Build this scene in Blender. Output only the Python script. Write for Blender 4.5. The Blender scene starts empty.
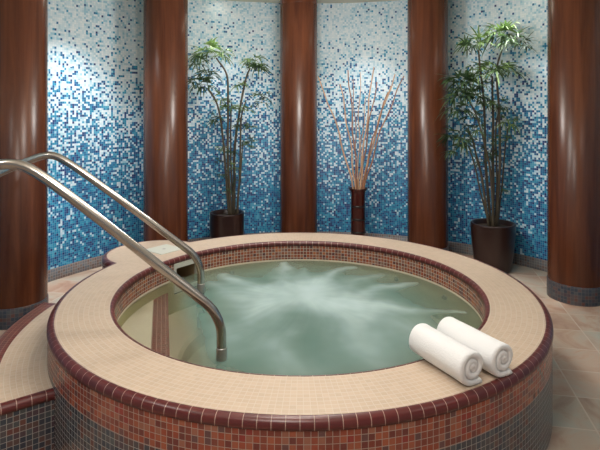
import bpy, math, random
from mathutils import Vector, Matrix, noise as mn

S = 3.25            # metres per unit of tub distance
F = 537.0           # focal length in pixels of a 600 wide frame
EYE = 1.567         # height of the camera above the floor
PI = math.pi
C = bpy.context.scene.collection
TC = (0.0, 1.0 * S)             # centre of the tub
WC = (0.04 * S, 1.10 * S)       # centre of the curved wall
RIM = EYE - 0.337 * S           # 0.472
WATER = EYE - 0.3845 * S        # 0.317
STEP = EYE - 0.396 * S          # 0.28
CEIL = EYE + 0.361 * S          # 2.74
R_OUT, R_IN = 0.4257 * S, 0.332 * S - .016
R_WALL = 0.81 * S

def at(px, py, Z):
    """world point seen at (px, py) of the photo at depth Z (tub distances)"""
    return Vector(((px - 300) / F * Z * S, Z * S, EYE + (105 - py) / F * Z * S))

# ------------------------------------------------------------------ objects
def link(name, verts, faces, mat, parent=None, uvs=None, smooth=True, loc=None):
    me = bpy.data.meshes.new(name)
    me.from_pydata([tuple(v) for v in verts], [], faces)
    if uvs is not None:
        l = me.uv_layers.new(name='UVMap')
        for poly in me.polygons:
            for li in poly.loop_indices:
                l.data[li].uv = uvs[me.loops[li].vertex_index]
    if mat: me.materials.append(mat)
    if smooth:
        for p in me.polygons: p.use_smooth = True
    me.update()
    o = bpy.data.objects.new(name, me)
    C.objects.link(o)
    if parent: o.parent = parent
    return o

def empty(name, loc=(0, 0, 0), rz=0):
    o = bpy.data.objects.new(name, None)
    o.location = loc; o.rotation_euler = (0, 0, rz)
    o.empty_display_size = 0.1
    C.objects.link(o)
    return o

def tag(o, label=None, cat=None, group=None, kind=None):
    if label: o['label'] = label
    if cat: o['category'] = cat
    if group: o['group'] = group
    if kind: o['kind'] = kind
    return o

class MB:
    def __init__(s): s.v = []; s.f = []; s.uv = []
    def add(s, vs, fs, uvs=None):
        n = len(s.v)
        s.v += [tuple(v) for v in vs]
        s.f += [tuple(i + n for i in f) for f in fs]
        s.uv += list(uvs) if uvs is not None else [(0, 0)] * len(vs)
    def build(s, name, mat, parent=None, smooth=True):
        return link(name, s.v, s.f, mat, parent, s.uv, smooth)

def tube(mb, pts, rad, n=12, cap=True):
    pts = [Vector(p) for p in pts]
    if not hasattr(rad, '__len__'): rad = [rad] * len(pts)
    t0 = (pts[1] - pts[0]).normalized()
    up = Vector((0, 0, 1)) if abs(t0.z) < .9 else Vector((1, 0, 0))
    nrm = (up - t0 * up.dot(t0)).normalized()
    vs = []; uv = []; L = 0
    for i, p in enumerate(pts):
        if i == 0: t = t0
        elif i == len(pts) - 1: t = (pts[i] - pts[i - 1]).normalized()
        else: t = (pts[i + 1] - pts[i - 1]).normalized()
        if i: L += (pts[i] - pts[i - 1]).length
        nrm = (nrm - t * nrm.dot(t)).normalized()
        b = t.cross(nrm)
        for k in range(n):
            a = 2 * PI * k / n
            vs.append(p + (nrm * math.cos(a) + b * math.sin(a)) * rad[i]); uv.append((k / n, L))
    fs = []
    for i in range(len(pts) - 1):
        for k in range(n):
            k2 = (k + 1) % n
            fs.append((i * n + k, i * n + k2, (i + 1) * n + k2, (i + 1) * n + k))
    if cap:
        fs.append(tuple(range(n - 1, -1, -1)))
        m = (len(pts) - 1) * n
        fs.append(tuple(m + k for k in range(n)))
    mb.add(vs, fs, uv)

def lathe(mb, prof, n=64, cx=0, cy=0, closed=False):
    """prof = [(r, z)...], u runs round, v along the profile in metres"""
    vs = []; uv = []; v = 0; Rm = max(p[0] for p in prof)
    for i, (r, z) in enumerate(prof):
        if i: v += math.hypot(r - prof[i - 1][0], z - prof[i - 1][1])
        for k in range(n + 1):
            a = 2 * PI * k / n
            vs.append((cx + r * math.cos(a), cy + r * math.sin(a), z)); uv.append((a * Rm, v))
    fs = []
    m = n + 1
    for i in range(len(prof) - 1):
        for k in range(n):
            fs.append((i * m + k, i * m + k + 1, (i + 1) * m + k + 1, (i + 1) * m + k))
    mb.add(vs, fs, uv)

# ------------------------------------------------------------------ materials
def new_mat(name):
    m = bpy.data.materials.new(name); m.use_nodes = True
    nt = m.node_tree
    for n in list(nt.nodes): nt.nodes.remove(n)
    out = nt.nodes.new('ShaderNodeOutputMaterial')
    b = nt.nodes.new('ShaderNodeBsdfPrincipled')
    nt.links.new(b.outputs[0], out.inputs[0])
    return m, nt, b, out

def N(nt, t, **kw):
    n = nt.nodes.new(t)
    for k, v in kw.items():
        if k.startswith('i_'):
            key = k[2:]
            key = int(key) if key.isdigit() else key.replace('_', ' ')
            n.inputs[key].default_value = v
        else: setattr(n, k, v)
    return n

def val(nt, x, sock):
    if isinstance(x, (int, float)): sock.default_value = x
    else: nt.links.new(x, sock)

def math_(nt, op, a, b=None, clamp=False):
    n = N(nt, 'ShaderNodeMath', operation=op); n.use_clamp = clamp
    val(nt, a, n.inputs[0])
    if b is not None: val(nt, b, n.inputs[1])
    return n.outputs[0]

def ramp(nt, fac, stops, interp='CONSTANT'):
    n = nt.nodes.new('ShaderNodeValToRGB')
    cr = n.color_ramp; cr.interpolation = interp
    while len(cr.elements) > 1: cr.elements.remove(cr.elements[-1])
    cr.elements[0].position = stops[0][0]; cr.elements[0].color = (*stops[0][1], 1)
    for p, c in stops[1:]:
        e = cr.elements.new(p); e.color = (*c, 1)
    nt.links.new(fac, n.inputs[0])
    return n.outputs[0]

def mix(nt, fac, a, b, mode='MIX'):
    n = nt.nodes.new('ShaderNodeMix'); n.data_type = 'RGBA'; n.blend_type = mode
    val(nt, fac, n.inputs[0])
    for x, s in ((a, n.inputs[6]), (b, n.inputs[7])):
        if isinstance(x, tuple): s.default_value = (*x, 1)
        else: nt.links.new(x, s)
    return n.outputs[2]

def simple(name, col, rough=.5, metal=0, spec=.5, bump=0, bscale=200, var=0, vscale=4, coat=0):
    m, nt, b, out = new_mat(name)
    b.inputs['Base Color'].default_value = (*col, 1)
    b.inputs['Roughness'].default_value = rough
    b.inputs['Metallic'].default_value = metal
    b.inputs['Specular IOR Level'].default_value = spec
    b.inputs['Coat Weight'].default_value = coat
    tc = N(nt, 'ShaderNodeTexCoord')
    if var:
        nz = N(nt, 'ShaderNodeTexNoise', i_Scale=vscale, i_Detail=4.0)
        nt.links.new(tc.outputs['Object'], nz.inputs['Vector'])
        c = mix(nt, nz.outputs['Fac'], tuple(x * (1 - var) for x in col), tuple(min(1, x * (1 + var)) for x in col))
        nt.links.new(c, b.inputs['Base Color'])
    if bump:
        nz = N(nt, 'ShaderNodeTexNoise', i_Scale=bscale, i_Detail=3.0)
        nt.links.new(tc.outputs['Object'], nz.inputs['Vector'])
        bp = N(nt, 'ShaderNodeBump', i_Strength=bump, i_Distance=.002)
        nt.links.new(nz.outputs['Fac'], bp.inputs['Height'])
        nt.links.new(bp.outputs[0], b.inputs['Normal'])
    return m

def cells(nt, uvscale=(1, 1), offset=(0, 0), gu=.05, gv=.05):
    """cell vector, grout mask (1 on the joint) from the UV map, in tile units"""
    uv = N(nt, 'ShaderNodeUVMap')
    sp = N(nt, 'ShaderNodeSeparateXYZ'); nt.links.new(uv.outputs[0], sp.inputs[0])
    u = math_(nt, 'ADD', math_(nt, 'MULTIPLY', sp.outputs[0], uvscale[0]), offset[0])
    v = math_(nt, 'ADD', math_(nt, 'MULTIPLY', sp.outputs[1], uvscale[1]), offset[1])
    cu, cv = math_(nt, 'FLOOR', u), math_(nt, 'FLOOR', v)
    fu = math_(nt, 'ABSOLUTE', math_(nt, 'SUBTRACT', math_(nt, 'FRACT', u), .5))
    fv = math_(nt, 'ABSOLUTE', math_(nt, 'SUBTRACT', math_(nt, 'FRACT', v), .5))
    g = math_(nt, 'MAXIMUM', math_(nt, 'GREATER_THAN', fu, .5 - gu) if gu else 0.0,
              math_(nt, 'GREATER_THAN', fv, .5 - gv) if gv else 0.0)
    cb = N(nt, 'ShaderNodeCombineXYZ')
    nt.links.new(cu, cb.inputs[0]); nt.links.new(cv, cb.inputs[1])
    return cb.outputs[0], g, v

def wn(nt, vec, off=0.0):
    a = N(nt, 'ShaderNodeVectorMath', operation='ADD'); a.inputs[1].default_value = (off, off * 1.7, off * .3)
    nt.links.new(vec, a.inputs[0])
    w = N(nt, 'ShaderNodeTexWhiteNoise', noise_dimensions='3D')
    nt.links.new(a.outputs[0], w.inputs['Vector'])
    return w.outputs['Value']

def tile_mat(name, palette, grout, gu=.05, gv=.05, scale=(1, 1), offset=(0, 0), rough=.3, bump=.4, jitter=.15, coat=0):
    m, nt, b, out = new_mat(name)
    cell, g, v = cells(nt, scale, offset, gu, gv)
    c = ramp(nt, wn(nt, cell, 3.1), palette)
    j = wn(nt, cell, 11.7)
    c = mix(nt, math_(nt, 'MULTIPLY', j, jitter), c, (.02, .02, .02))
    c = mix(nt, g, c, grout)
    nt.links.new(c, b.inputs['Base Color'])
    nt.links.new(math_(nt, 'ADD', math_(nt, 'MULTIPLY', g, .8 - rough), rough), b.inputs['Roughness'])
    b.inputs['Coat Weight'].default_value = coat
    if bump:
        bp = N(nt, 'ShaderNodeBump', i_Strength=bump, i_Distance=.002, invert=True)
        nt.links.new(g, bp.inputs['Height']); nt.links.new(bp.outputs[0], b.inputs['Normal'])
    return m

TILE = .0254
GREYB = [(0, (0.050, 0.054, 0.068)), (.18, (0.100, 0.056, 0.053)), (.32, (0.035, 0.048, 0.069)), (.48, (0.073, 0.062, 0.070)),
         (.62, (0.125, 0.045, 0.037)), (.69, (0.027, 0.035, 0.056)), (.82, (0.069, 0.079, 0.088)), (.93, (0.069, 0.043, 0.056))]
REDS = [(0, (0.287, 0.057, 0.029)), (.18, (0.196, 0.039, 0.025)), (.34, (0.345, 0.090, 0.046)), (.50, (0.241, 0.053, 0.032)),
        (.66, (0.149, 0.031, 0.025)), (.78, (0.310, 0.115, 0.075)), (.86, (0.127, 0.052, 0.052)), (.94, (0.276, 0.032, 0.025))]
INREDS = [(0, (.27, .085, .045)), (.18, (.20, .06, .04)), (.34, (.33, .13, .075)), (.50, (.17, .08, .065)),
          (.62, (.30, .07, .035)), (.74, (.24, .13, .10)), (.84, (.12, .05, .05)), (.92, (.38, .12, .05))]

def wall_mat():
    m, nt, b, out = new_mat('glass_mosaic_wall')
    cell, g, v = cells(nt, (1 / .0205, 1 / .0205), gu=.06, gv=.06)
    z = math_(nt, 'MULTIPLY', v, .0205)      # metres above the floor
    # share of blue tiles by height
    p = N(nt, 'ShaderNodeFloatCurve')
    cur = p.mapping.curves[0]
    pts = [(0, .97), (.20, .86), (.40, .68), (.50, .54), (.60, .36), (.70, .20), (.78, .10), (.90, .045), (1, .03)]
    cur.points[0].location = pts[0]; cur.points[1].location = pts[-1]
    for q in pts[1:-1]: cur.points.new(*q)
    p.mapping.update()
    nt.links.new(math_(nt, 'DIVIDE', z, 2.75, True), p.inputs['Value'])
    nz = N(nt, 'ShaderNodeTexNoise', i_Scale=.13, i_Detail=2.0)
    nt.links.new(cell, nz.inputs['Vector'])
    pp = math_(nt, 'MULTIPLY', p.outputs[0], math_(nt, 'ADD', math_(nt, 'MULTIPLY', nz.outputs['Fac'], .5), .76))
    isb = math_(nt, 'LESS_THAN', wn(nt, cell, 1.3), pp)
    blue = ramp(nt, wn(nt, cell, 5.9), [(0, (.003, .135, .31)), (.26, (.004, .19, .40)), (.46, (.004, .070, .23)),
                                        (.62, (.012, .27, .46)), (.78, (.008, .028, .15)), (.88, (.06, .35, .54))])
    pale = ramp(nt, wn(nt, cell, 8.3), [(0, (.70, .80, .85)), (.30, (.78, .85, .88)), (.52, (.62, .76, .83)),
                                        (.74, (.50, .68, .77)), (.90, (.35, .60, .72))])
    low = math_(nt, 'MULTIPLY', math_(nt, 'SUBTRACT', 1.0, math_(nt, 'DIVIDE', z, 1.5, True), True), .55)
    pale = mix(nt, low, pale, (.30, .56, .72))
    c = mix(nt, isb, pale, blue)
    c = mix(nt, math_(nt, 'MULTIPLY', g, .38), c, (.50, .60, .66))
    nt.links.new(c, b.inputs['Base Color'])
    b.inputs['Roughness'].default_value = .42
    b.inputs['Specular IOR Level'].default_value = .22
    return m

def wood_mat():
    m, nt, b, out = new_mat('cherry_veneer')
    tc = N(nt, 'ShaderNodeTexCoord')
    mp = N(nt, 'ShaderNodeMapping'); mp.inputs['Scale'].default_value = (9, 9, .55)
    nt.links.new(tc.outputs['Object'], mp.inputs[0])
    oi = N(nt, 'ShaderNodeObjectInfo')
    nz = N(nt, 'ShaderNodeTexNoise', noise_dimensions='4D', i_Scale=1.6, i_Detail=7.0, i_Roughness=.62, i_Distortion=.6)
    nt.links.new(mp.outputs[0], nz.inputs['Vector'])
    nt.links.new(math_(nt, 'MULTIPLY', oi.outputs['Random'], 20), nz.inputs['W'])
    c = ramp(nt, nz.outputs['Fac'], [(.25, (.040, .012, .006)), (.45, (.080, .024, .011)), (.58, (.115, .036, .015)), (.78, (.17, .058, .024))], 'LINEAR')
    mp2 = N(nt, 'ShaderNodeMapping'); mp2.inputs['Scale'].default_value = (60, 60, 1.2)
    nt.links.new(tc.outputs['Object'], mp2.inputs[0])
    n2 = N(nt, 'ShaderNodeTexNoise', i_Scale=2.0, i_Detail=3.0)
    nt.links.new(mp2.outputs[0], n2.inputs['Vector'])
    c = mix(nt, math_(nt, 'MULTIPLY', n2.outputs['Fac'], .35), c, (.07, .02, .01))
    nt.links.new(c, b.inputs['Base Color'])
    b.inputs['Roughness'].default_value = .27
    b.inputs['Specular IOR Level'].default_value = .38
    return m

def floor_mat():
    m, nt, b, out = new_mat('stone_floor_tile')
    T = .3055
    cell, g, v = cells(nt, (1 / T, 1 / T), (-1.224 / T, -4.0255 / T), gu=.013, gv=.013)
    tc = N(nt, 'ShaderNodeTexCoord')
    off = N(nt, 'ShaderNodeVectorMath', operation='MULTIPLY_ADD')
    off.inputs[1].default_value = (3.7, 5.1, 2.2)
    nt.links.new(cell, off.inputs[0]); nt.links.new(tc.outputs['Object'], off.inputs[2])
    nz = N(nt, 'ShaderNodeTexNoise', i_Scale=2.6, i_Detail=8.0, i_Roughness=.6, i_Distortion=1.2)
    nt.links.new(off.outputs[0], nz.inputs['Vector'])
    c = ramp(nt, nz.outputs['Fac'], [(.34, (.34, .18, .125)), (.45, (.46, .29, .21)), (.54, (.53, .41, .32)), (.64, (.48, .46, .40))], 'LINEAR')
    t = ramp(nt, wn(nt, cell, 2.2), [(0, (.46, .30, .22)), (.4, (.44, .36, .28)), (.75, (.36, .36, .30))])
    c = mix(nt, .35, c, t)
    c = mix(nt, math_(nt, 'MULTIPLY', g, .8), c, (.60, .52, .44))
    nt.links.new(c, b.inputs['Base Color'])
    b.inputs['Roughness'].default_value = .5
    bp = N(nt, 'ShaderNodeBump', i_Strength=.25, i_Distance=.003)
    nt.links.new(nz.outputs['Fac'], bp.inputs['Height']); nt.links.new(bp.outputs[0], b.inputs['Normal'])
    return m

def water_mat():
    m, nt, b, out = new_mat('churning_water')
    nt.nodes.remove(b)
    at_ = N(nt, 'ShaderNodeAttribute', attribute_name='foam')
    foam = at_.outputs['Fac']
    tr = N(nt, 'ShaderNodeBsdfTransparent'); tr.inputs[0].default_value = (.96, .97, .95, 1)
    hz = N(nt, 'ShaderNodeAttribute', attribute_name='haze').outputs['Fac']
    df = N(nt, 'ShaderNodeBsdfDiffuse')
    col = mix(nt, foam, mix(nt, hz, (.28, .27, .17), (.125, .225, .19)), (.50, .61, .63))
    nt.links.new(col, df.inputs[0])
    fac = math_(nt, 'ADD', math_(nt, 'MULTIPLY', foam, .45), math_(nt, 'ADD', math_(nt, 'MULTIPLY', hz, .58), .10), True)
    m1 = N(nt, 'ShaderNodeMixShader'); nt.links.new(fac, m1.inputs[0])
    nt.links.new(tr.outputs[0], m1.inputs[1]); nt.links.new(df.outputs[0], m1.inputs[2])
    gl = N(nt, 'ShaderNodeBsdfGlossy', i_Roughness=.24)
    fr = N(nt, 'ShaderNodeFresnel', i_IOR=1.33)
    ff = math_(nt, 'MULTIPLY', fr.outputs[0], math_(nt, 'SUBTRACT', .62, math_(nt, 'MULTIPLY', foam, .5)))
    m2 = N(nt, 'ShaderNodeMixShader'); nt.links.new(ff, m2.inputs[0])
    nt.links.new(m1.outputs[0], m2.inputs[1]); nt.links.new(gl.outputs[0], m2.inputs[2])
    nt.links.new(m2.outputs[0], out.inputs[0])
    va = N(nt, 'ShaderNodeVolumeAbsorption', i_Density=.42); va.inputs[0].default_value = (.74, .77, .46, 1)
    nt.links.new(va.outputs[0], out.inputs['Volume'])
    return m

def water_side():
    m, nt, b, out = new_mat('clear_water')
    nt.nodes.remove(b)
    tr = N(nt, 'ShaderNodeBsdfTransparent'); nt.links.new(tr.outputs[0], out.inputs[0])
    va = N(nt, 'ShaderNodeVolumeAbsorption', i_Density=.42); va.inputs[0].default_value = (.74, .77, .46, 1)
    nt.links.new(va.outputs[0], out.inputs['Volume'])
    return m

def emit(name, col, k):
    m, nt, b, out = new_mat(name)
    b.inputs['Base Color'].default_value = (*col, 1)
    b.inputs['Emission Color'].default_value = (*col, 1)
    b.inputs['Emission Strength'].default_value = k
    return m

def leaf_mat(name, a, c2):
    m, nt, b, out = new_mat(name)
    tc = N(nt, 'ShaderNodeTexCoord')
    nz = N(nt, 'ShaderNodeTexNoise', i_Scale=9.0, i_Detail=2.0)
    nt.links.new(tc.outputs['Object'], nz.inputs['Vector'])
    c = ramp(nt, nz.outputs['Fac'], [(.3, a), (.7, c2)], 'LINEAR')
    nt.links.new(c, b.inputs['Base Color'])
    b.inputs['Roughness'].default_value = .6
    tl = N(nt, 'ShaderNodeBsdfTranslucent'); nt.links.new(c, tl.inputs[0])
    ms = N(nt, 'ShaderNodeMixShader', i_0=.25)
    nt.links.new(b.outputs[0], ms.inputs[1]); nt.links.new(tl.outputs[0], ms.inputs[2])
    nt.links.new(ms.outputs[0], out.inputs[0])
    return m

def towel_mat():
    m, nt, b, out = new_mat('white_terry')
    b.inputs['Base Color'].default_value = (.80, .80, .81, 1)
    b.inputs['Roughness'].default_value = .95
    b.inputs['Specular IOR Level'].default_value = .1
    b.inputs['Sheen Weight'].default_value = .3
    tc = N(nt, 'ShaderNodeTexCoord')
    nz = N(nt, 'ShaderNodeTexNoise', i_Scale=190.0, i_Detail=4.0)
    nt.links.new(tc.outputs['Object'], nz.inputs['Vector'])
    bp = N(nt, 'ShaderNodeBump', i_Strength=.9, i_Distance=.004)
    nt.links.new(nz.outputs['Fac'], bp.inputs['Height']); nt.links.new(bp.outputs[0], b.inputs['Normal'])
    return m

M = {}
M['wall'] = wall_mat()
M['wood'] = wood_mat()
M['floor'] = floor_mat()
M['water'] = water_mat()
M['towel'] = towel_mat()
M['water_side'] = water_side()
M['ceiling'] = simple('cream_plaster', (.74, .70, .60), .8)
BEIGE = [(0, (0.504, 0.383, 0.284)), (.3, (0.491, 0.373, 0.275)), (.6, (0.517, 0.396, 0.297)), (.85, (0.477, 0.365, 0.270))]
M['deck'] = tile_mat('beige_mosaic', BEIGE, (.56, .48, .40), .04, .055, rough=.5, bump=.25, jitter=.03)
M['red_nose'] = tile_mat('oxblood_nosing', [(0, (.100, .013, .013)), (.5, (.084, .011, .012)), (.8, (.115, .017, .015))],
                         (.42, .31, .26), .025, 0, rough=.30, bump=.5, jitter=.12)
M['red_field'] = tile_mat('oxblood_mosaic', [(0, (.14, .02, .017)), (.5, (.11, .017, .016)), (.8, (.165, .032, .025))],
                          (.42, .30, .25), .05, .05, rough=.3, bump=.3, jitter=.1)
M['tub_red'] = tile_mat('terracotta_mosaic', REDS, (.36, .29, .25), .045, .045, rough=.25, bump=.5)
M['tub_grey'] = tile_mat('slate_mosaic', GREYB, (.32, .31, .30), .045, .045, rough=.25, bump=.5)
M['inner_red'] = tile_mat('inner_terracotta_mosaic', INREDS, (.45, .38, .32), .06, .06, rough=.25, bump=.4)
M['base_grey'] = tile_mat('skirting_mosaic', [(0, (.12, .11, .12)), (.2, (.15, .11, .10)), (.4, (.10, .115, .14)), (.6, (.14, .14, .145)), (.8, (.13, .08, .07))],
                          (.25, .24, .23), .07, .07, scale=(1 / TILE, 1 / TILE), rough=.3, bump=.3)
M['collar'] = tile_mat('collar_mosaic', GREYB, (.13, .12, .12), .05, .05, scale=(1 / TILE, 1 / TILE), rough=.28, bump=.3)
M['cream_tile'] = simple('cream_pool_tile', (.60, .54, .42), .4, var=.06)
M['steel'] = simple('brushed_steel', (.42, .39, .36), .20, metal=1)
M['steel_dull'] = simple('dull_steel', (.40, .38, .36), .35, metal=1)
M['lid'] = simple('grey_white_plastic', (.55, .56, .50), .5)
M['frame_white'] = simple('skimmer_frame_plastic', (.50, .50, .44), .45)
M['dark_throat'] = simple('skimmer_throat_brown', (.42, .31, .19), .7)
M['pot'] = simple('espresso_glazed_pot', (.028, .012, .010), .28, var=.2, vscale=3)
M['soil'] = simple('dark_soil', (.045, .03, .02), .95, bump=1, bscale=60, var=.3, vscale=40)
M['cane'] = simple('palm_cane', (.075, .058, .036), .7, var=.35, vscale=14)
M['leaf'] = leaf_mat('palm_leaf', (.050, .115, .030), (.22, .34, .10))
M['leaf_dark'] = leaf_mat('palm_leaf_dark', (.022, .055, .022), (.075, .14, .048))
M['vase'] = simple('oxblood_vase_glaze', (.050, .009, .007), .25, var=.25, vscale=9)
M['vase_ring'] = simple('vase_ring_black', (.015, .008, .008), .35)
M['twig'] = simple('peeled_willow', (.58, .36, .22), .6, var=.3, vscale=12)
M['twig_dark'] = simple('brown_willow', (.34, .16, .09), .65, var=.3, vscale=12)
M['jet'] = simple('jet_plastic', (.20, .21, .18), .4)
M['lamp'] = emit('lamp_glow', (1.0, .9, .74), 6.0)
M['trim_white'] = simple('white_lamp_trim', (.8, .8, .78), .4)

# ------------------------------------------------------------------ tub outline
BD, BA, BT = .406 * S, .114 * S, math.radians(145)     # round skimmer lobe on the rim
def rout(th, w=0.0, bump=True):
    r = R_OUT - w
    if bump:
        d = (th - BT + PI) % (2 * PI) - PI
        a = BA - w
        if abs(d) < PI / 2 and abs(BD * math.sin(d)) < a:
            r = max(r, BD * math.cos(d) + math.sqrt(a * a - (BD * math.sin(d)) ** 2))
    return r

def ring(name, prof, mat, parent, n=720, nu=None, vscale=1 / TILE, th0=0, th1=2 * PI, v0=0, vlist=None, smooth=True):
    """prof: list of (radius or function(theta), z).  u counts tiles round the ring, v tiles along the profile"""
    vs = []; uv = []; v = v0
    span = th1 - th0
    for i, (r, z) in enumerate(prof):
        rr = r(BT + PI) if callable(r) else r
        if i:
            v += math.hypot(rr - pr, z - pz) * vscale
        pr, pz = rr, z
        for k in range(n + 1):
            th = th0 + span * k / n
            q = r(th) if callable(r) else r
            vs.append((TC[0] + q * math.cos(th), TC[1] + q * math.sin(th), z))
            vv = v
            if vlist == 'radial': vv = (q - R_IN) * vscale
            uv.append(((th - th0) / (2 * PI) * nu if nu else th, vv))
    m = n + 1; fs = []
    for i in range(len(prof) - 1):
        for k in range(n):
            fs.append((i * m + k, i * m + k + 1, (i + 1) * m + k + 1, (i + 1) * m + k))
    return link(name, vs, fs, mat, parent, uv, smooth)

def F_(w): return lambda th: rout(th, w)

tub = empty('hot_tub', (0, 0, 0))
tag(tub, 'large round raised spa pool with beige tiled rim and dark red edging', 'hot tub')
NU = round(2 * PI * R_OUT / TILE)
CW, CH = .031, .037
# outer bullnose
prof = [(F_(CW), RIM)]
for i in range(9):
    a = PI / 2 * i / 8
    prof.append((F_(.026 - .030 * math.sin(a)), RIM + .001 - .028 + .028 * math.cos(a)))
prof.append((F_(-.004), RIM - CH)); prof.append((F_(.004), RIM - CH))
o = ring('outer_nosing', prof, M['red_nose'], tub, nu=round(2 * PI * R_OUT / .0505)); o['label'] = 'dark red bullnose tiles around the outer edge'
# deck
ICW = .021
rows = 14
pr = []
for i in range(rows + 1):
    t = i / rows
    pr.append(((lambda th, t=t: (R_IN + ICW) * (1 - t) + rout(th, CW) * t), RIM))
o = ring('rim_deck', pr, M['deck'], tub, nu=round(2 * PI * (R_OUT * .93) / TILE), vlist='radial'); o['label'] = 'beige mosaic rim top'
# inner bullnose
prof = [(R_IN + ICW, RIM)]
for i in range(9):
    a = PI / 2 * i / 8
    prof.append((R_IN + .020 - .023 * math.sin(a), RIM + .001 - .020 + .020 * math.cos(a)))
prof += [(R_IN - .003, RIM - .036), (R_IN + .004, RIM - .036)]
o = ring('inner_nosing', prof, M['red_nose'], tub, nu=round(2 * PI * R_IN / .0505)); o['label'] = 'dark red bullnose tiles around the water'
# outer wall
zr = RIM - CH - 5 * TILE
ring('outer_wall_band', [(F_(0), RIM - CH + .002), (F_(0), zr)], M['tub_red'], tub, nu=NU)['label'] = 'terracotta mosaic band below the nosing'
ring('outer_wall', [(F_(0), zr), (F_(0), -.002)], M['tub_grey'], tub, nu=NU)['label'] = 'slate blue and brown mosaic of the lower side'
# inner wall with a gap for the skimmer mouth
SK = math.radians(141.2); SKH = .115 / R_IN
zi = WATER + .012
zt, zb = RIM - .034, zi
NI = round(2 * PI * R_IN / TILE)
mouth_t, mouth_b = RIM - .052, WATER - .06
full = 2 * PI
o = ring('inner_wall_band', [(R_IN, zt), (R_IN, zb)], M['inner_red'], tub, nu=NI, th0=SK + SKH, th1=SK - SKH + full, vscale=1 / .0236)
o['label'] = 'terracotta mosaic between nosing and water'
ring('inner_wall', [(R_IN, zi), (R_IN, WATER - .10)], M['cream_tile'], tub, th0=SK + SKH, th1=SK - SKH + full)['label'] = 'cream tiled inside below the waterline'
ring('lower_inner_wall', [(R_IN, WATER - .10), (R_IN, WATER - .23)], M['cream_tile'], tub)
# submerged bench and floor
ring('submerged_bench', [(R_IN, WATER - .23), (R_IN - .34, WATER - .23), (R_IN - .36, WATER - .25), (R_IN - .38, -.55)], M['cream_tile'], tub, smooth=False)
ring('basin_floor', [(R_IN - .38, -.55), (.4, -.55), (.001, -.55)], M['cream_tile'], tub)

# skimmer: mouth frame, dark throat, lid
def local_box(mb, cx, cy, ang, r0, r1, t0, t1, z0, z1):
    """box in the radial / tangential frame of the tub centre"""
    er = Vector((math.cos(ang), math.sin(ang), 0)); et = Vector((-math.sin(ang), math.cos(ang), 0))
    vs = [Vector((cx, cy, z)) + er * r + et * t for z in (z0, z1) for r, t in ((r0, t0), (r1, t0), (r1, t1), (r0, t1))]
    mb.add(vs, [(0, 3, 2, 1), (4, 5, 6, 7), (0, 1, 5, 4), (1, 2, 6, 5), (2, 3, 7, 6), (3, 0, 4, 7)])
hw = .118
mb = MB()
for z0, z1, t0, t1 in ((mouth_t - .020, mouth_t + .012, -hw, hw), (mouth_b - .03, mouth_b, -hw, hw),
                       (mouth_b, mouth_t - .020, -hw, -hw + .018), (mouth_b, mouth_t - .020, hw - .018, hw)):
    local_box(mb, *TC, SK, R_IN - .012, R_IN + .03, t0, t1, z0, z1)
fr = mb.build('skimmer_mouth', M['frame_white'], tub, smooth=False); fr['label'] = 'pale plastic frame of the skimmer opening'
mb = MB()
er = Vector((math.cos(SK), math.sin(SK), 0)); et = Vector((-math.sin(SK), math.cos(SK), 0))
c0 = Vector((*TC, 0))
a_, b_ = R_IN + .01, R_IN + .24
w_ = hw - .015
V = [c0 + er * r + et * t + Vector((0, 0, z)) for r in (a_, b_) for t, z in ((-w_, mouth_b), (w_, mouth_b), (w_, mouth_t - .018), (-w_, mouth_t - .018))]
mb.add(V, [(0, 1, 5, 4), (1, 2, 6, 5), (2, 3, 7, 6), (3, 0, 4, 7), (4, 5, 6, 7)])
th_ = mb.build('skimmer_throat', M['dark_throat'], tub, smooth=False)
mb = MB()
lr = .405 * S
local_box(mb, TC[0], TC[1], math.radians(141.5), lr - .105, lr + .105, -.105, .105, RIM - .004, RIM + .005)
lid = mb.build('skimmer_lid', M['lid'], tub, smooth=False); lid['label'] = 'square grey white plastic cover set in the rim'
bv = lid.modifiers.new('b', 'BEVEL'); bv.width = .003; bv.segments = 2
mb = MB(); q = c0 + Vector((math.cos(math.radians(141.5)), math.sin(math.radians(141.5)), 0)) * lr
lathe(mb, [(0.0001, RIM + .0075), (.010, RIM + .0075), (.013, RIM + .005)], 16, q.x, q.y)
mb.build('lid_knob', M['steel_dull'], lid)
# jets
for deg in (120, 96, 71, 47, 22, -8):
    a = math.radians(deg)
    er_ = Vector((math.cos(a), math.sin(a), 0)); p = Vector((*TC, WATER - .055)) + er_ * (R_IN + .004)
    mb = MB()
    tube(mb, [p, p - er_ * .012, p - er_ * .016], [.018, .018, .013], 16)
    tube(mb, [p - er_ * .012, p - er_ * .030], [.007, .006], 10)
    mb.build('jet_nozzle', M['jet'], tub)

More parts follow.
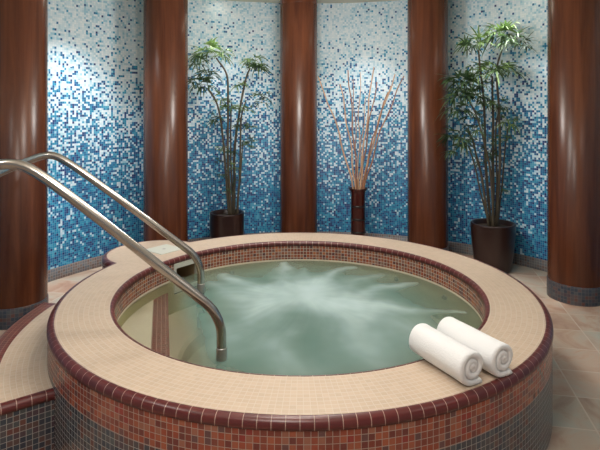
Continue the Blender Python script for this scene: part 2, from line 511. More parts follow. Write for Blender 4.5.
# submerged entry steps: chords of the basin
nv = Vector((-.969, -.248)); ev = Vector((-.248, .969))
def chord(name, d0, z0, z1, mat, parent, d1=None, rr=R_IN - .002):
    mb = MB()
    def halfw(d): return math.sqrt(max(0, rr * rr - d * d))
    K = 24; dl = [d0 + ((d1 or rr) - d0) * i / K for i in range(K + 1)]
    vs = []; uv = []
    for d in dl:
        for j in range(13):
            t = -halfw(d) + 2 * halfw(d) * j / 12
            p = nv * d + ev * t
            vs.append((TC[0] + p.x, TC[1] + p.y, z1)); uv.append((t / TILE, d / TILE))
    fs = [(i * 13 + j, i * 13 + j + 1, (i + 1) * 13 + j + 1, (i + 1) * 13 + j) for i in range(K) for j in range(12)]
    n0 = len(vs)
    for j in range(13):
        t = -halfw(d0) + 2 * halfw(d0) * j / 12
        p = nv * d0 + ev * t
        for z in (z1, z0): vs.append((TC[0] + p.x, TC[1] + p.y, z)); uv.append((t / TILE, z / TILE))
    fs += [(n0 + 2 * j, n0 + 2 * j + 1, n0 + 2 * j + 3, n0 + 2 * j + 2) for j in range(12)]
    mb.add(vs, fs, uv)
    return mb.build(name, mat, parent, smooth=False)
Z1 = EYE - .405 * S
s1 = chord('submerged_step', .2667 * S, -.09, Z1 - .0005, M['cream_tile'], tub)
n1 = chord('step_edge_tiles', .2367 * S, -.09, Z1, M['red_field'], s1, d1=.2667 * S); n1['label'] = 'dark red edge strip of the submerged step'
s2 = chord('submerged_step', .125 * S, -.54, -.02, M['cream_tile'], tub, rr=R_IN - .38 + .3)

# ------------------------------------------------------------------ water with foam streaks
def wp(px, py):
    Z = .3845 * F / (py - 105)
    return Vector(((px - 300) / F * Z * S, Z * S))
# streaks: polyline on the water (photo frame), half width m at start / end, strength at start / end
ST = [
    ([(282, 264), (284, 272), (292, 282), (306, 293)], .045, .16, .9, .55),
    ([(354, 268), (340, 274), (322, 281), (300, 290), (280, 300)], .03, .17, 1.0, .75),
    ([(421, 283), (398, 286), (370, 291), (340, 294), (310, 294)], .016, .12, .85, .7),
    ([(473, 312), (445, 310), (410, 309), (370, 306), (335, 300)], .016, .12, .8, .6),
    ([(222, 275), (236, 281), (256, 288), (280, 294), (306, 298)], .05, .17, .75, .7),
    ([(206, 283), (222, 288), (248, 300)], .03, .15, .4, .5),
    ([(306, 270), (310, 284), (306, 296)], .04, .16, .4, .5),
    ([(380, 276), (355, 283), (330, 290)], .05, .10, .45, .5),
    ([(262, 292), (296, 291), (330, 294), (350, 302)], .12, .16, .8, .7),
    ([(330, 296), (346, 310), (354, 330), (366, 352), (380, 372)], .15, .15, .8, .42),
    ([(345, 298), (375, 312), (402, 328), (420, 344)], .11, .15, .7, .30),
    ([(312, 294), (336, 300), (358, 318), (366, 345)], .08, .12, .6, .30),
    ([(305, 292), (276, 300), (248, 318), (236, 338)], .07, .10, .55, .28),
    ([(288, 298), (262, 310), (236, 330), (224, 348)], .12, .12, .5, .22),
    ([(270, 300), (276, 320), (262, 344)], .08, .10, .45, .22),
    ([(285, 360), (300, 372)], .14, .16, .5, .45),
    ([(240, 356), (262, 350), (290, 332)], .07, .08, .25, .25),
]
SEG = []
for pts, w0, w1, s0, s1_ in ST:
    P = [wp(*p) for p in pts]
    L = [0]
    for i in range(1, len(P)): L.append(L[-1] + (P[i] - P[i - 1]).length)
    for i in range(len(P) - 1):
        t0, t1 = L[i] / L[-1], L[i + 1] / L[-1]
        SEG.append((len(SEG), P[i], P[i + 1], w0 + (w1 - w0) * t0, w0 + (w1 - w0) * t1, s0 + (s1_ - s0) * t0, s0 + (s1_ - s0) * t1, id(pts)))
def foam(x, y):
    q = Vector((x, y))
    nz = mn.fractal(Vector((x * 2.2, y * 2.2, 3)), 1, 2, 4) * .09
    nx = mn.fractal(Vector((x * 2.2, y * 2.2, 9)), 1, 2, 4) * .09
    q = q + Vector((nx, nz))
    best = {}
    for _, a, b, w0, w1, s0, s1_, key in SEG:
        d = b - a
        t = max(0, min(1, (q - a).dot(d) / d.length_squared))
        dist = (q - a - d * t).length
        w = w0 + (w1 - w0) * t
        f = (s0 + (s1_ - s0) * t) * math.exp(-(dist / w) ** 1.6 * .9)
        if f > best.get(key, 0): best[key] = f
    s = 1
    for f in best.values(): s *= 1 - min(.95, f * .60)
    f = 1 - s
    # fine wisps drawn out along the flow towards the middle
    cx, cy = x - .03, y - wp(310, 296).y
    ang = math.atan2(cy, cx) + .45 * mn.noise(Vector((x * 1.6, y * 1.6, 12))); rad = math.hypot(cx, cy)
    wisp = mn.noise(Vector((math.cos(ang) * 4, math.sin(ang) * 4, rad * 1.6 + 2)))
    wisp2 = mn.noise(Vector((math.cos(ang) * 17, math.sin(ang) * 17, rad * 2.6 + 7)))
    far = min(1, rad / .5)
    puff = mn.fractal(Vector((x * 4.5 + 3, y * 3.2, 21)), 1, 2, 3)
    f *= 1 + .36 * puff
    f *= 1 + far * (.26 * wisp + .14 * wisp2)
    f = max(0, f) * (1 - .22 * math.exp(-(rad / .42) ** 2))
    return .92 * f / (1 + (f / .95) ** 4) ** .25
NR, NA = 130, 300
wv = []; fo = []
RW = R_IN - .0015
for i in range(NR + 1):
    r = RW * (i / NR)
    if i == 0: r = .002
    for k in range(NA):
        a = 2 * PI * k / NA
        x, y = TC[0] + r * math.cos(a), TC[1] + r * math.sin(a)
        f = foam(x, y); fo.append(f)
        edge = min(1, (RW - r) / .15)
        z = WATER + edge * (.009 * f + .006 * mn.noise(Vector((x * 3, y * 3, 0))) + .0025 * mn.noise(Vector((x * 11, y * 11, 5))))
        wv.append((x, y, z))
wf = []
for i in range(NR):
    for k in range(NA):
        k2 = (k + 1) % NA
        wf.append((i * NA + k, i * NA + k2, (i + 1) * NA + k2, (i + 1) * NA + k)[::-1])
wf.append(tuple(range(NA)))
n0 = NR * NA
nb = len(wv)
for k in range(NA):
    a = 2 * PI * k / NA
    wv.append((TC[0] + RW * math.cos(a), TC[1] + RW * math.sin(a), -.56)); fo.append(0)
for k in range(NA):
    k2 = (k + 1) % NA
    wf.append((n0 + k, n0 + k2, nb + k2, nb + k)[::-1])
wf.append(tuple(nb + k for k in range(NA))[::-1])
water = link('spa_water', wv, wf, M['water'])
water.data.materials.append(M['water_side'])
for p in water.data.polygons[NR * NA + 1:]: p.material_index = 1
at_ = water.data.attributes.new('foam', 'FLOAT', 'POINT')
at_.data.foreach_set('value', fo)
hz_ = water.data.attributes.new('haze', 'FLOAT', 'POINT')
def haze(x, y):
    d = Vector((x - TC[0], y - TC[1]))
    k = (.240 * S - d.dot(nv) + .06 * mn.noise(Vector((x * 2, y * 2, 4)))) / .22
    k = max(0, min(1, k)); k = k * k * (3 - 2 * k)
    e = max(0, min(1, (R_IN - d.length) / .42)); 
    return k * (.60 + .40 * e * e * (3 - 2 * e))
hz_.data.foreach_set('value', [haze(v[0], v[1]) for v in wv])
tag(water, 'green grey churning water with white foam streaks filling the round tub', 'water', kind='stuff')

# ------------------------------------------------------------------ outer step
step = empty('tiled_step', (0, 0, 0))
tag(step, 'low curved step with beige mosaic top wrapped against the tub side by the handrails', 'step')
A0, A1 = math.radians(171.5), math.radians(217.0)
RS = .522 * S; RB = .492 * S; RI = R_OUT - .01
NS = round(2 * PI * RS / TILE)
fr_ = (2 * PI) / NS
fn = .030          # depth of the front and rear nosing
def arc_ring(name, prof, mat, nu, vl=None, n=120, a0=A0, a1=A1):
    return ring(name, prof, mat, step, n=n, nu=nu, th0=a0, th1=a1, vlist=vl)
pr = [((RI + (RB - RI) * i / 6), STEP) for i in range(7)]
arc_ring('step_top', pr, M['deck'], round(2 * PI * R_OUT / TILE), 'radial', a0=A0 + .012, a1=A1 - .018)['label'] = 'beige mosaic tread'
o = arc_ring('step_edge_tiles', [(RB, STEP), (RS - .02, STEP + .0005), (RS - .006, STEP - .004), (RS, STEP - .018), (RS, STEP - .04)], M['red_field'], NS)
o['label'] = 'dark red mosaic strip along the step edge'
arc_ring('step_riser', [(RS - .003, STEP - .04), (RS - .003, 0)], M['tub_grey'], NS)['label'] = 'slate mosaic riser'
def end_face(ang, sgn, name):
    er_ = Vector((math.cos(ang), math.sin(ang), 0)); et_ = Vector((-math.sin(ang), math.cos(ang), 0)) * sgn
    mb = MB()
    vs = []; uv = []
    for r in (RI, RS - .003):
        for z in (0, STEP - .03):
            vs.append(Vector((*TC, z)) + er_ * r + et_ * -.003); uv.append((r / TILE, z / TILE + .3))
    mb.add(vs, [(0, 1, 3, 2)], uv)
    mb.build(name, M['tub_grey'], step, smooth=False)
    mb = MB(); vs = []; uv = []
    prof = [(-.034, 0)] + [(-.022 + .025 * math.sin(PI / 2 * i / 8), -.024 + .025 * math.cos(PI / 2 * i / 8)) for i in range(9)] + [(.003, -.036), (-.004, -.036)]
    K = 2
    for j, (t, h) in enumerate(prof):
        for k in range(K + 1):
            r = RI + (RS - RI) * k / K
            vs.append(Vector((*TC, STEP + h)) + er_ * r + et_ * t); uv.append((r / .060 + .4, j))
    m = K + 1
    mb.add(vs, [(j * m + k, j * m + k + 1, (j + 1) * m + k + 1, (j + 1) * m + k) for j in range(len(prof) - 1) for k in range(K)], uv)
    mb.build('end_nosing', M['red_nose'], step)
end_face(A1, 1, 'step_end'); end_face(A0, -1, 'step_end')

# ------------------------------------------------------------------ room shell
def arc_wall(name, prof, mat, a0, a1, n=240, kind='structure', zuv=True):
    vs = []; uv = []
    for j, (r, z) in enumerate(prof):
        for k in range(n + 1):
            a = a0 + (a1 - a0) * k / n
            vs.append((WC[0] + r * math.cos(a), WC[1] + r * math.sin(a), z)); uv.append((a * R_WALL, z))
    m = n + 1
    fs = [(j * m + k, j * m + k + 1, (j + 1) * m + k + 1, (j + 1) * m + k) for j in range(len(prof) - 1) for k in range(n)]
    o = link(name, vs, fs, mat, None, uv)
    o['kind'] = kind
    return o
W0, W1 = math.radians(-42), math.radians(222)
SKT = .107
arc_wall('wall_back', [(R_WALL + .10, -.05), (R_WALL + .10, CEIL + .05), (R_WALL, CEIL + .05), (R_WALL, -.05)], M['wall'], W0, W1)
arc_wall('baseboard_back', [(R_WALL + .01, SKT), (R_WALL - .006, SKT), (R_WALL - .006, -.01)], M['base_grey'], W0, W1)
# floor: an annulus round the basin, tile grid turned by 10.8 degrees
vs = []; uv = []; rad = [1.30, 1.6, 2.2, 3.2, 4.5, 7.5]; n = 96
cs, sn = .982, .187
for r in rad:
    for k in range(n):
        a = 2 * PI * k / n
        x, y = TC[0] + r * math.cos(a), TC[1] + r * math.sin(a)
        vs.append((x, y, 0)); uv.append((cs * x - sn * y, sn * x + cs * y))
fs = [(i * n + k, i * n + (k + 1) % n, (i + 1) * n + (k + 1) % n, (i + 1) * n + k)[::-1] for i in range(len(rad) - 1) for k in range(n)]
link('floor', vs, fs, M['floor'], None, uv, smooth=False)['kind'] = 'structure'
link('ceiling', [(-6, -1.6, CEIL), (6, -1.6, CEIL), (6, 9, CEIL), (-6, 9, CEIL)], [(0, 3, 2, 1)], M['ceiling'], None, None, False)['kind'] = 'structure'

# ------------------------------------------------------------------ columns
COLR = .0625 * S
def column(X, Z, r, label):
    root = empty('round_column', (X * S, Z * S, 0))
    tag(root, label, 'column', 'round wooden columns along the curved wall')
    mb = MB()
    zc = .143
    lathe(mb, [(r, zc - .01), (r, CEIL - .115), (r - .004, CEIL - .113), (r - .004, CEIL - .107), (r, CEIL - .105), (r, CEIL)], 96)
    mb.build('shaft', M['wood'], root)
    mb = MB()
    lathe(mb, [(r - .01, zc), (r + .004, zc), (r + .006, zc - .004), (r + .006, 0)], 96)
    c = mb.build('tiled_collar', M['collar'], root); c['label'] = 'dark slate mosaic foot'
    return root
column(-.641, 1.215, .0635 * S, 'reddish brown wooden column behind the upper ends of the handrails')
column(-.402, 1.61, .0645 * S, 'brown wooden column between the bare mosaic bay and the thinner potted palm')
column(-.0045, 1.76, .0605 * S, 'brown wooden column between the thinner potted palm and the twig vase')
column(.4015, 1.69, .0620 * S, 'brown wooden column between the twig vase and the bushier potted palm')
column(.694, 1.350, .0655 * S, 'widest looking wooden column with its tiled foot in view by the beige floor')

# ------------------------------------------------------------------ handrails
def rail(X, Z, th, Ha, sb, Hb, m2, w, label):
    root = empty('handrail', (X * S, Z * S, 0))
    tag(root, label, 'handrail', 'pair of steel handrails over the rim')
    def H(s):
        l1 = Ha + (Hb - Ha) * s / sb; l2 = Hb + m2 * (s - sb); d = l1 - l2
        return .5 * (l1 + l2 + math.sqrt(d * d + w * w))
    raw = [(0, -.02), (0, EYE - (H(0) + .035) * S)]
    # bend at the inner foot
    def pt(s): return (s * S, EYE - H(s) * S)
    B = .028
    p0 = (0, pt(0)[1] - B * S * 1.15); p1 = (0, pt(0)[1]); p2 = pt(B)
    pts = [(0, -.02), (0, .1), (0, p0[1])]
    for i in range(1, 10):
        t = i / 10
        pts.append(tuple((1 - t) ** 2 * p0[q] + 2 * t * (1 - t) * p1[q] + t * t * p2[q] for q in (0, 1)))
    s = B
    SE = .43
    while s < SE - .03: pts.append(pt(s)); s += .008
    e0 = pt(SE - .03); e1 = pt(SE); e2 = (SE * S, e1[1] - .12)
    for i in range(0, 10):
        t = i / 9
        pts.append(tuple((1 - t) ** 2 * e0[q] + 2 * t * (1 - t) * e1[q] + t * t * e2[q] for q in (0, 1)))
    pts.append((SE * S, .012))
    d = Vector((-math.cos(th), -math.sin(th), 0))
    P3 = [d * a + Vector((0, 0, z)) for a, z in pts]
    mb = MB(); tube(mb, P3, .0238, 24)
    mb.build('rail_tube', M['steel'], root)
    mb = MB(); tube(mb, [Vector((0, 0, -.02)), Vector((0, 0, WATER + .055)), Vector((0, 0, WATER + .060))], [.0258, .0258, .0240], 24)
    c = mb.build('anchor_sleeve', M['steel_dull'], root); c['label'] = 'duller sleeve around the foot in the water'
    mb = MB(); q = d * SE * S
    lathe(mb, [(.024, .03), (.035, .026), (.055, .010), (.058, .0)], 32, q.x, q.y)
    mb.build('floor_flange', M['steel_dull'], root)
rail(-.1187, .8118, .1878, .3171, .2823, .0707, .2778, .0286, 'stainless steel handrail nearer the viewer, crossing in front of the other rail')
rail(-.2034, 1.1031, .1878, .3171, .2871, .0839, .4988, .0286, 'stainless steel handrail next to the skimmer lid, behind the other rail')

# ------------------------------------------------------------------ towels
def towel(a, b, label, seed, Rr=.075, pitch=.0262, tail=.045):
    """rolled towel whose axis runs from a (rear) to b (front end) above the rim"""
    rnd = random.Random(seed)
    a = Vector(a); b = Vector(b)
    ax = (b - a).normalized(); L = (b - a).length
    side = ax.cross(Vector((0, 0, 1))).normalized()      # to the viewer's left of the axis, looked at from the front
    right = -side
    if right.x < 0: right = -right
    turns = 2.55
    cl = []      # centre line of the folded sheet, (right, up)
    NT = 150
    end_phi = -PI / 2
    for i in range(NT):
        t = i / (NT - 1)
        phi = end_phi - turns * 2 * PI * (1 - t)
        r = Rr - pitch * .5 - pitch * turns * (1 - t)
        r = max(.006, r)
        cl.append((r * math.cos(phi), r * math.sin(phi) + Rr))
    last = cl[-1]
    for i in range(1, 12):
        cl.append((last[0] + tail * i / 11, last[1] + .0015 * math.sin(i)))
    # sheet section: rounded rectangle in (thickness, axial)
    hl, ht = L / 2, pitch * .485
    sec = []
    rc = ht * .95
    NC = 5
    for cx_, cy_, a0 in ((ht - rc, hl - rc, 0), (-(ht - rc), hl - rc, PI / 2), (-(ht - rc), -(hl - rc), PI), (ht - rc, -(hl - rc), 1.5 * PI)):
        for k in range(NC + 1):
            an = a0 + PI / 2 * k / NC
            sec.append((cx_ + rc * math.cos(an), cy_ + rc * math.sin(an)))
    # subdivide the long sides
    s2 = []
    for i, p in enumerate(sec):
        s2.append(p); q = sec[(i + 1) % len(sec)]
        if abs(q[1] - p[1]) > L * .5:
            for k in range(1, 14): s2.append((p[0], p[1] + (q[1] - p[1]) * k / 14))
    sec = s2; m = len(sec)
    vs = []
    nC = len(cl)
    off = rnd.random() * 10
    for i, (x, y) in enumerate(cl):
        p_, q_ = cl[max(0, i - 1)], cl[min(nC - 1, i + 1)]
        tx, ty = q_[0] - p_[0], q_[1] - p_[1]; l = math.hypot(tx, ty) or 1
        nx, ny = -ty / l, tx / l
        e = min(1, (nC - 1 - i) / 1.3, i / 3 + .25); th_s = math.sqrt(max(.06, e))
        ez = .007 * mn.noise(Vector((i * .045, off, 1)))
        for (u, w) in sec:
            u *= th_s
            ww = w + (ez if w > 0 else -ez * .7) * (abs(w) / hl)
            k = 1 + .05 * mn.noise(Vector((i * .05 + off, w * 14, 2)))
            sag = -.004 * (1 - (w / hl) ** 2) * (y / (2 * Rr))
            px_, py_ = x * k + nx * u, (y - .004) + ny * u + sag
            wr = .0035 * mn.noise(Vector((px_ * 22, py_ * 22 + off, w * 9)))
            px_ += wr; py_ += wr * .6
            py_ = max(py_, .001)
            base = (a + b) / 2 + ax * ww + right * px_ + Vector((0, 0, py_))
            vs.append(base)
    fs = [(i * m + k, i * m + (k + 1) % m, (i + 1) * m + (k + 1) % m, (i + 1) * m + k) for i in range(nC - 1) for k in range(m)]
    fs.append(tuple(range(m))[::-1]); fs.append(tuple((nC - 1) * m + k for k in range(m)))
    o = link('rolled_towel', vs, fs, M['towel'])
    tag(o, label, 'towel', 'rolled towels on the rim')
    return o
zt_ = RIM + .002
towel((.530, 2.375, zt_), (.678, 2.088, zt_), 'white rolled towel lying nearer the viewer on the tiled rim', 3)
towel((.668, 2.450, zt_), (.822, 2.155, zt_), 'white rolled towel lying behind the other one, its flap pointing to the rim edge', 8)

# ------------------------------------------------------------------ plants
def leaflet(mb, base, d, up, L, w, droop):
    n = 5
    side = d.cross(up).normalized()
    vs = []
    for i in range(n + 1):
        t = i / n
        c = base + d * L * t + Vector((0, 0, -droop * L * t * t))
        ww = w * math.sin(PI * min(1, .12 + t * .86)) ** .7 if i < n else .001
        vs += [c - side * ww, c - up * ww * .25, c + side * ww]
    fs = []
    for i in range(n):
        for k in (0, 1): fs.append((i * 3 + k, i * 3 + k + 1, i * 3 + k + 4, i * 3 + k + 3))
    mb.add(vs, fs)

def cluster(parent, c, rad, n, seed, mat, lean=Vector((0, 0, 0))):
    """a crown of palmate leaves on short stalks at the tip of a cane"""
    rnd = random.Random(seed)
    mb = MB()
    for i in range(n):
        az = 2 * PI * (i + rnd.random() * .8) / n
        el = rnd.uniform(-.35, 1.0)
        d = Vector((math.cos(az) * math.cos(el), math.sin(az) * math.cos(el), math.sin(el))) + lean
        d.normalize()
        pl = rad * rnd.uniform(.30, .6)
        tip = c + d * pl
        tube(mb, [c, c + d * pl * .5 + Vector((0, 0, .006)), tip], [.0028, .0022, .0018], 5, False)
        up = Vector((0, 0, 1)) - d * d.z
        up = (up + Vector((rnd.uniform(-.4, .4), rnd.uniform(-.4, .4), 0))).normalized()
        sd = d.cross(up).normalized(); up = sd.cross(d).normalized()
        k = rnd.choice((5, 6, 7))
        for j in range(k):
            a = (j / (k - 1) - .5) * rnd.uniform(1.9, 2.5)
            ld = (d * math.cos(a) + sd * math.sin(a) + up * rnd.uniform(-.2, .1)).normalized()
            leaflet(mb, tip, ld, up, rad * rnd.uniform(.65, 1.1) * (1 - .25 * abs(a) / 1.2), rad * rnd.uniform(.042, .062), rnd.uniform(.15, .9))
    return mb.build('leaf_crown', mat, parent)

def smoothline(P, n=8):
    P = [Vector(p) for p in P]
    out = []
    Q = [P[0] * 2 - P[1]] + P + [P[-1] * 2 - P[-2]]
    for i in range(1, len(Q) - 2):
        for k in range(n):
            t = k / n
            a, b, c, d = Q[i - 1], Q[i], Q[i + 1], Q[i + 2]
            out.append(.5 * ((2 * b) + (c - a) * t + (2 * a - 5 * b + 4 * c - d) * t * t + (3 * b - a - 3 * c + d) * t ** 3))
    out.append(P[-1])
    return out

def plant(px, pyrim, Z, rt, rb, h, label, canes, crowns, seed):
    rnd = random.Random(seed)
    base = at(px, 105, Z); base.z = 0
    root = empty('potted_palm', base)
    tag(root, label, 'potted plant', 'potted palms by the mosaic wall')
    mb = MB()
    prof = [(.001, 0), (rb - .01, 0), (rb, .008)]
    for i in range(1, 9):
        t = i / 9
        prof.append((rb + (rt - rb) * (1 - (1 - t) ** 1.8), h * t))
    prof += [(rt, h - .012), (rt + .002, h - .004), (rt - .004, h), (rt - .020, h), (rt - .026, h - .008), (rt - .032, h - .10)]
    lathe(mb, prof, 56)
    mb.build('pot', M['pot'], root)
    mb = MB(); n = 24; 
    lathe(mb, [(rt - .028, h - .045), (rt * .5, h - .035), (.001, h - .03)], 32)
    mb.build('soil', M['soil'], root)
    for (pts, r0) in canes:
        P = []
        for i, (x, y, dz) in enumerate(pts):
            q = at(x, y, Z + dz) - base
            if i == 0: q.z = h - .05
            P.append(q)
        r0 *= 1.3
        L = smoothline(P, 8)
        L = [q + Vector((.006 * mn.noise(q * 6), .006 * mn.noise(q * 6 + Vector((9, 9, 9))), 0)) for q in L]
        rr = [r0 * (1 - .45 * i / len(L)) * (1.12 if i % 4 == 0 else 1) for i in range(len(L))]
        mb = MB(); tube(mb, L, rr, 8)
        mb.build('cane', M['cane'], root)
    for i, (x, y, dz, rad, n, dark) in enumerate(crowns):
        n += 2
        if px < 300: rad *= .88; y += 3
        cluster(root, at(x, y, Z + dz) - base, rad, n, seed * 50 + i, M['leaf_dark'] if dark else M['leaf'],
                Vector((rnd.uniform(-.2, .2), rnd.uniform(-.2, .1), .15)))
    return root

plant(227, 209, 1.72, .178, .165, .139 * S, 'thinner tall potted palm in a dark brown pot, nearer the handrails',
      [([(231, 206, 0), (228, 160, .0), (228, 110, .01), (227, 76, .0), (216, 58, .01)], .011),
       ([(234, 206, .01), (235, 150, .02), (240, 110, .0), (245, 82, .0), (250, 68, -.01)], .011),
       ([(229, 206, .0), (224, 150, .0), (218, 108, -.02), (208, 88, -.02)], .010),
       ([(237, 206, -.01), (240, 165, -.02), (241, 120, -.02), (246, 100, -.02)], .009),
       ([(233, 206, .012), (231, 160, .03), (231, 120, .03), (232, 104, .03)], .008),
       ([(236, 206, .005), (241, 170, .01), (243, 140, .01)], .007)],
      [(208, 50, .01, .21, 8, 0), (222, 52, .02, .15, 5, 0), (199, 62, -.02, .16, 5, 1), (199, 82, -.02, .20, 9, 1), (208, 72, .0, .16, 5, 1),
       (254, 60, -.01, .17, 8, 0), (256, 68, -.02, .16, 6, 1), (262, 94, -.03, .13, 4, 1), (240, 82, .0, .12, 4, 0),
       (222, 96, .02, .12, 4, 0), (230, 108, .0, .15, 6, 0), (216, 116, -.01, .13, 5, 1), (247, 108, -.02, .12, 4, 0),
       (240, 122, .0, .12, 4, 1), (251, 124, .0, .09, 3, 0), (250, 138, -.02, .11, 4, 1), (222, 146, .01, .08, 3, 0), (232, 150, .0, .10, 3, 1), (248, 143, .02, .09, 3, 0), (222, 172, -.01, .07, 3, 1), (234, 165, -.02, .08, 3, 0), (228, 188, -.02, .06, 2, 1), (219, 158, .0, .07, 3, 1), (237, 178, .0, .06, 2, 1), (262, 100, -.02, .11, 4, 1)], 4)
plant(493, 222, 1.575, .205, .160, .137 * S, 'bushier tall potted palm in a dark brown pot, nearer the towels',
      [([(489, 218, 0), (482, 180, 0), (474, 145, -.01), (468, 128, -.01)], .010),
       ([(491, 218, .01), (486, 170, .01), (484, 110, .01), (480, 66, .0), (478, 50, .0)], .011),
       ([(493, 218, .0), (493, 160, .02), (493, 110, .02), (492, 76, .01)], .012),
       ([(496, 218, .0), (500, 160, .0), (499, 110, .0), (497, 72, .0), (502, 48, .0)], .011),
       ([(494, 218, -.01), (490, 170, -.02), (478, 120, -.03), (468, 98, -.03)], .009),
       ([(497, 218, .01), (502, 185, .01), (505, 150, .01), (508, 128, .01)], .007),
       ([(490, 218, .01), (480, 190, .01), (470, 150, .01), (458, 140, .01)], .007),
       ([(495, 218, .02), (497, 180, .02), (496, 130, .02), (500, 108, .02)], .009)],
      [(478, 43, .0, .17, 7, 0), (468, 50, -.02, .15, 5, 1), (502, 36, .0, .19, 9, 0), (512, 44, -.05, .17, 7, 1), (522, 46, -.06, .12, 4, 1), (498, 30, .02, .13, 5, 0),
       (493, 70, .0, .19, 8, 0), (506, 72, -.01, .16, 5, 1), (478, 74, .0, .16, 6, 0),
       (464, 86, -.02, .20, 9, 1), (460, 98, -.03, .17, 7, 1), (472, 96, -.01, .16, 6, 1), (482, 86, .0, .13, 4, 1), (458, 110, -.02, .15, 5, 1),
       (486, 106, .0, .12, 4, 0), (500, 106, .01, .12, 4, 1), (509, 124, .01, .13, 5, 0), (456, 136, -.02, .16, 6, 1), (464, 144, -.01, .14, 5, 1),
       (476, 128, .0, .13, 5, 1), (472, 118, .02, .12, 4, 1), (487, 152, .01, .10, 4, 1), (486, 163, .01, .11, 4, 1), (494, 140, .0, .08, 3, 1), (456, 150, .0, .12, 4, 1), (503, 190, .0, .05, 2, 0), (508, 140, .0, .07, 2, 0)], 7)

# ------------------------------------------------------------------ vase and twigs
VZ = 1.74
vb = at(358, 105, VZ); vb.z = 0
vase = empty('floor_vase', vb)
tag(vase, 'slim dark red floor vase with black rings and flared lip, holding bare twigs', 'vase')
vh = EYE - (188 - 105) / F * VZ * S
rv = .075
mb = MB()
prof = [(.001, 0), (rv - .004, 0), (rv, .006), (rv, vh - .06), (rv + .005, vh - .035), (rv + .022, vh - .008), (rv + .027, vh), (rv + .020, vh + .001), (rv - .006, vh - .03), (rv - .008, vh - .2)]
lathe(mb, prof, 40)
mb.build('vase_body', M['vase'], vase)
for zz in (.10, .235, .37, .505):
    mb = MB(); lathe(mb, [(rv - .001, zz - .012), (rv + .0015, zz - .010), (rv + .0015, zz + .010), (rv - .001, zz + .012)], 40)
    mb.build('vase_ring', M['vase_ring'], vase)
TW = [  # tip x, y, depth offset, colour, label
    (318, 76, .01, 0, 'outermost pale twig in the vase, leaning far toward the middle column'),
    (340, 84, .02, 0, 'pale twig second from the middle column side, with a short height'),
    (348, 70, -.01, 1, 'brown tall twig leaning slightly toward the middle column'),
    (353, 79, .03, 1, 'thin brown twig just inside the tall brown one'),
    (360, 72, .00, 0, 'thin pale twig standing almost straight up in the vase'),
    (366, 96, .035, 0, 'short thin pale twig right beside the upright one'),
    (374, 67, -.02, 0, 'tallest tan twig of the bunch, leaning a little away from the middle column'),
    (377, 82, .02, 1, 'brown twig just below the tallest one on its outer side'),
    (388, 92, -.02, 1, 'dark curved twig among the outward leaning ones'),
    (391, 86, .03, 0, 'thin pale twig leaning outward beneath the two longest outer ones'),
    (395, 74, .00, 0, 'long pale twig leaning outward, second outermost toward the bushy palm'),
    (404, 76, -.01, 1, 'outermost brown twig in the vase, leaning farthest toward the bushy palm'),
]
for i, (x, y, dz, c, lab) in enumerate(TW):
    rnd = random.Random(40 + i)
    tip = at(x, y, VZ + dz)
    k = (x - 358) / 46
    mouth = Vector((vb.x + k * .058, vb.y + dz * .6, vh - .02))
    foot = Vector((vb.x - k * .045, vb.y - dz * .4, .035))
    P = [foot, mouth]
    dirv = tip - mouth
    side = Vector((dirv.z, 0, -dirv.x)).normalized()
    for j in range(1, 8):
        t = j / 8
        bow = math.sin(PI * t) * (.035 * k)
        wob = math.sin(t * 14 + i * 2.1) * .010
        P.append(mouth + dirv * t + side * (bow * -1 + wob) + Vector((0, math.cos(t * 14 + i) * .008, 0)))
    P.append(tip)
    L = smoothline(P, 6)
    r0 = .0098 if c == 0 else .0090
    if 'thin' in lab: r0 = .0060
    mb = MB(); tube(mb, L, [r0 * (1 - .40 * q / len(L)) for q in range(len(L))], 8)
    o = mb.build('twig', M['twig_dark'] if c else M['twig'])
    tag(o, lab, 'twig', 'bare twigs standing in the floor vase')

# ------------------------------------------------------------------ lights
def spot(x, y, z, power, angle, blend, size, col=(1, .87, .72), tgt=None, name='lamp_light'):
    l = bpy.data.lights.new(name, 'SPOT'); l.energy = power; l.spot_size = math.radians(angle); l.spot_blend = blend
    l.shadow_soft_size = size; l.color = col
    o = bpy.data.objects.new(name, l); C.objects.link(o); o.location = (x, y, z)
    if tgt is not None:
        o.rotation_euler = (Vector(tgt) - Vector((x, y, z))).to_track_quat('-Z', 'Y').to_euler()
    return o
fix_me = None
def downlight(x, y, power, angle, blend, size, tgt=None, col=(1, .87, .72)):
    global fix_me
    root = empty('downlight', (x, y, CEIL))
    tag(root, 'small round recessed ceiling downlight with white trim', 'ceiling light', 'recessed ceiling downlights')
    mb = MB(); lathe(mb, [(.045, -.001), (.047, -.006), (.060, -.007), (.064, -.001)], 24); mb.build('trim_ring', M['trim_white'], root)
    mb = MB(); lathe(mb, [(.001, -.0035), (.045, -.0035)], 24); mb.build('lamp_disc', M['lamp'], root)
    spot(x, y, CEIL - .02, power, angle, blend, size, col, tgt)
WARM = (1.0, .96, .915)
for deg, pw in ((150.7, 80), (112.6, 30), (76, 30), (39.5, 30)):
    a = math.radians(deg); r = .67 * S
    x, y = WC[0] + r * math.cos(a), WC[1] + r * math.sin(a)
    downlight(x, y, pw, 84, .8, .08, None, (.93, .97, 1.0))
for deg, rr, pw in ((153, .66, 150), (36, .66, 110)):  # narrow spots added to brighten the floor of the two end bays
    a = math.radians(deg)
    downlight(WC[0] + rr * S * math.cos(a), WC[1] + rr * S * math.sin(a), pw, 34, .5, .04, None, (1, .95, .90))
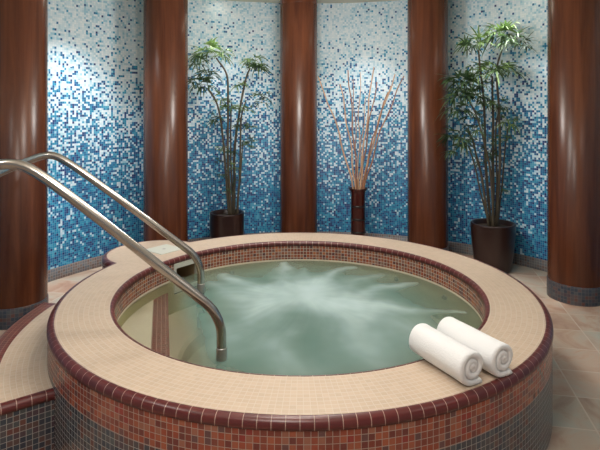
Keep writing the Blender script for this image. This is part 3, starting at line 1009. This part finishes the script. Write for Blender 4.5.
for deg, rr, pw, tg in ((113.5, .775, 55, (-.27, 1.37)), (36, .775, 45, (.27, 1.36))):
    a = math.radians(deg)
    downlight(WC[0] + rr * S * math.cos(a), WC[1] + rr * S * math.sin(a), pw, 46, .6, .025, (tg[0] * S, tg[1] * S, RIM), (1, .97, .93))
# round lamps added out of view on the ceiling for fill light
def fill_lamp(x, y, power):
    root = empty('ceiling_fill', (x, y, CEIL))
    tag(root, 'added round fill lamp, flush on the ceiling out of view', 'ceiling light', 'added ceiling fill lamps')
    mb = MB(); lathe(mb, [(.001, -.001), (.10, -.001), (.10, -.02), (.085, -.024)], 32); mb.build('fill_base', M['trim_white'], root)
    mb = MB(); lathe(mb, [(.085, -.024), (.080, -.05), (.06, -.072), (.03, -.084), (.001, -.087)], 32); mb.build('fill_shade', M['lamp'], root)
    l = bpy.data.lights.new('fill_light', 'POINT'); l.energy = power; l.shadow_soft_size = .20; l.color = WARM
    o = bpy.data.objects.new('fill_light', l); C.objects.link(o); o.location = (x, y, CEIL - .30)
for x, y, pw in ((-.25, .8, 56), (-.1, 2.5, 46), (.1, 4.1, 64), (-1.9, 1.7, 36), (2.0, 1.6, 10)):
    fill_lamp(x, y, pw)

w = bpy.data.worlds.new('world'); bpy.context.scene.world = w; w.use_nodes = True
bg = w.node_tree.nodes['Background']; bg.inputs[0].default_value = (1.0, .95, .88, 1); bg.inputs[1].default_value = .38

# ------------------------------------------------------------------ camera
cam = bpy.data.cameras.new('camera'); co = bpy.data.objects.new('camera', cam); C.objects.link(co)
co.location = (0, 0, EYE); co.rotation_euler = (PI / 2, 0, 0)
cam.sensor_width = 36; cam.lens = F / 600 * 36; cam.shift_y = -120 / 600; cam.clip_start = .05
sc = bpy.context.scene
sc.camera = co
sc.view_settings.view_transform = 'Standard'; sc.view_settings.look = 'None'
sc.view_settings.gamma = 1; sc.view_settings.use_curve_mapping = False
sc.view_settings.exposure = 0.0
sc.cycles.use_denoising = True
sc.cycles.max_bounces = 8; sc.cycles.transparent_max_bounces = 12
sc.cycles.caustics_reflective = False; sc.cycles.caustics_refractive = False
sc.cycles.sample_clamp_indirect = 6
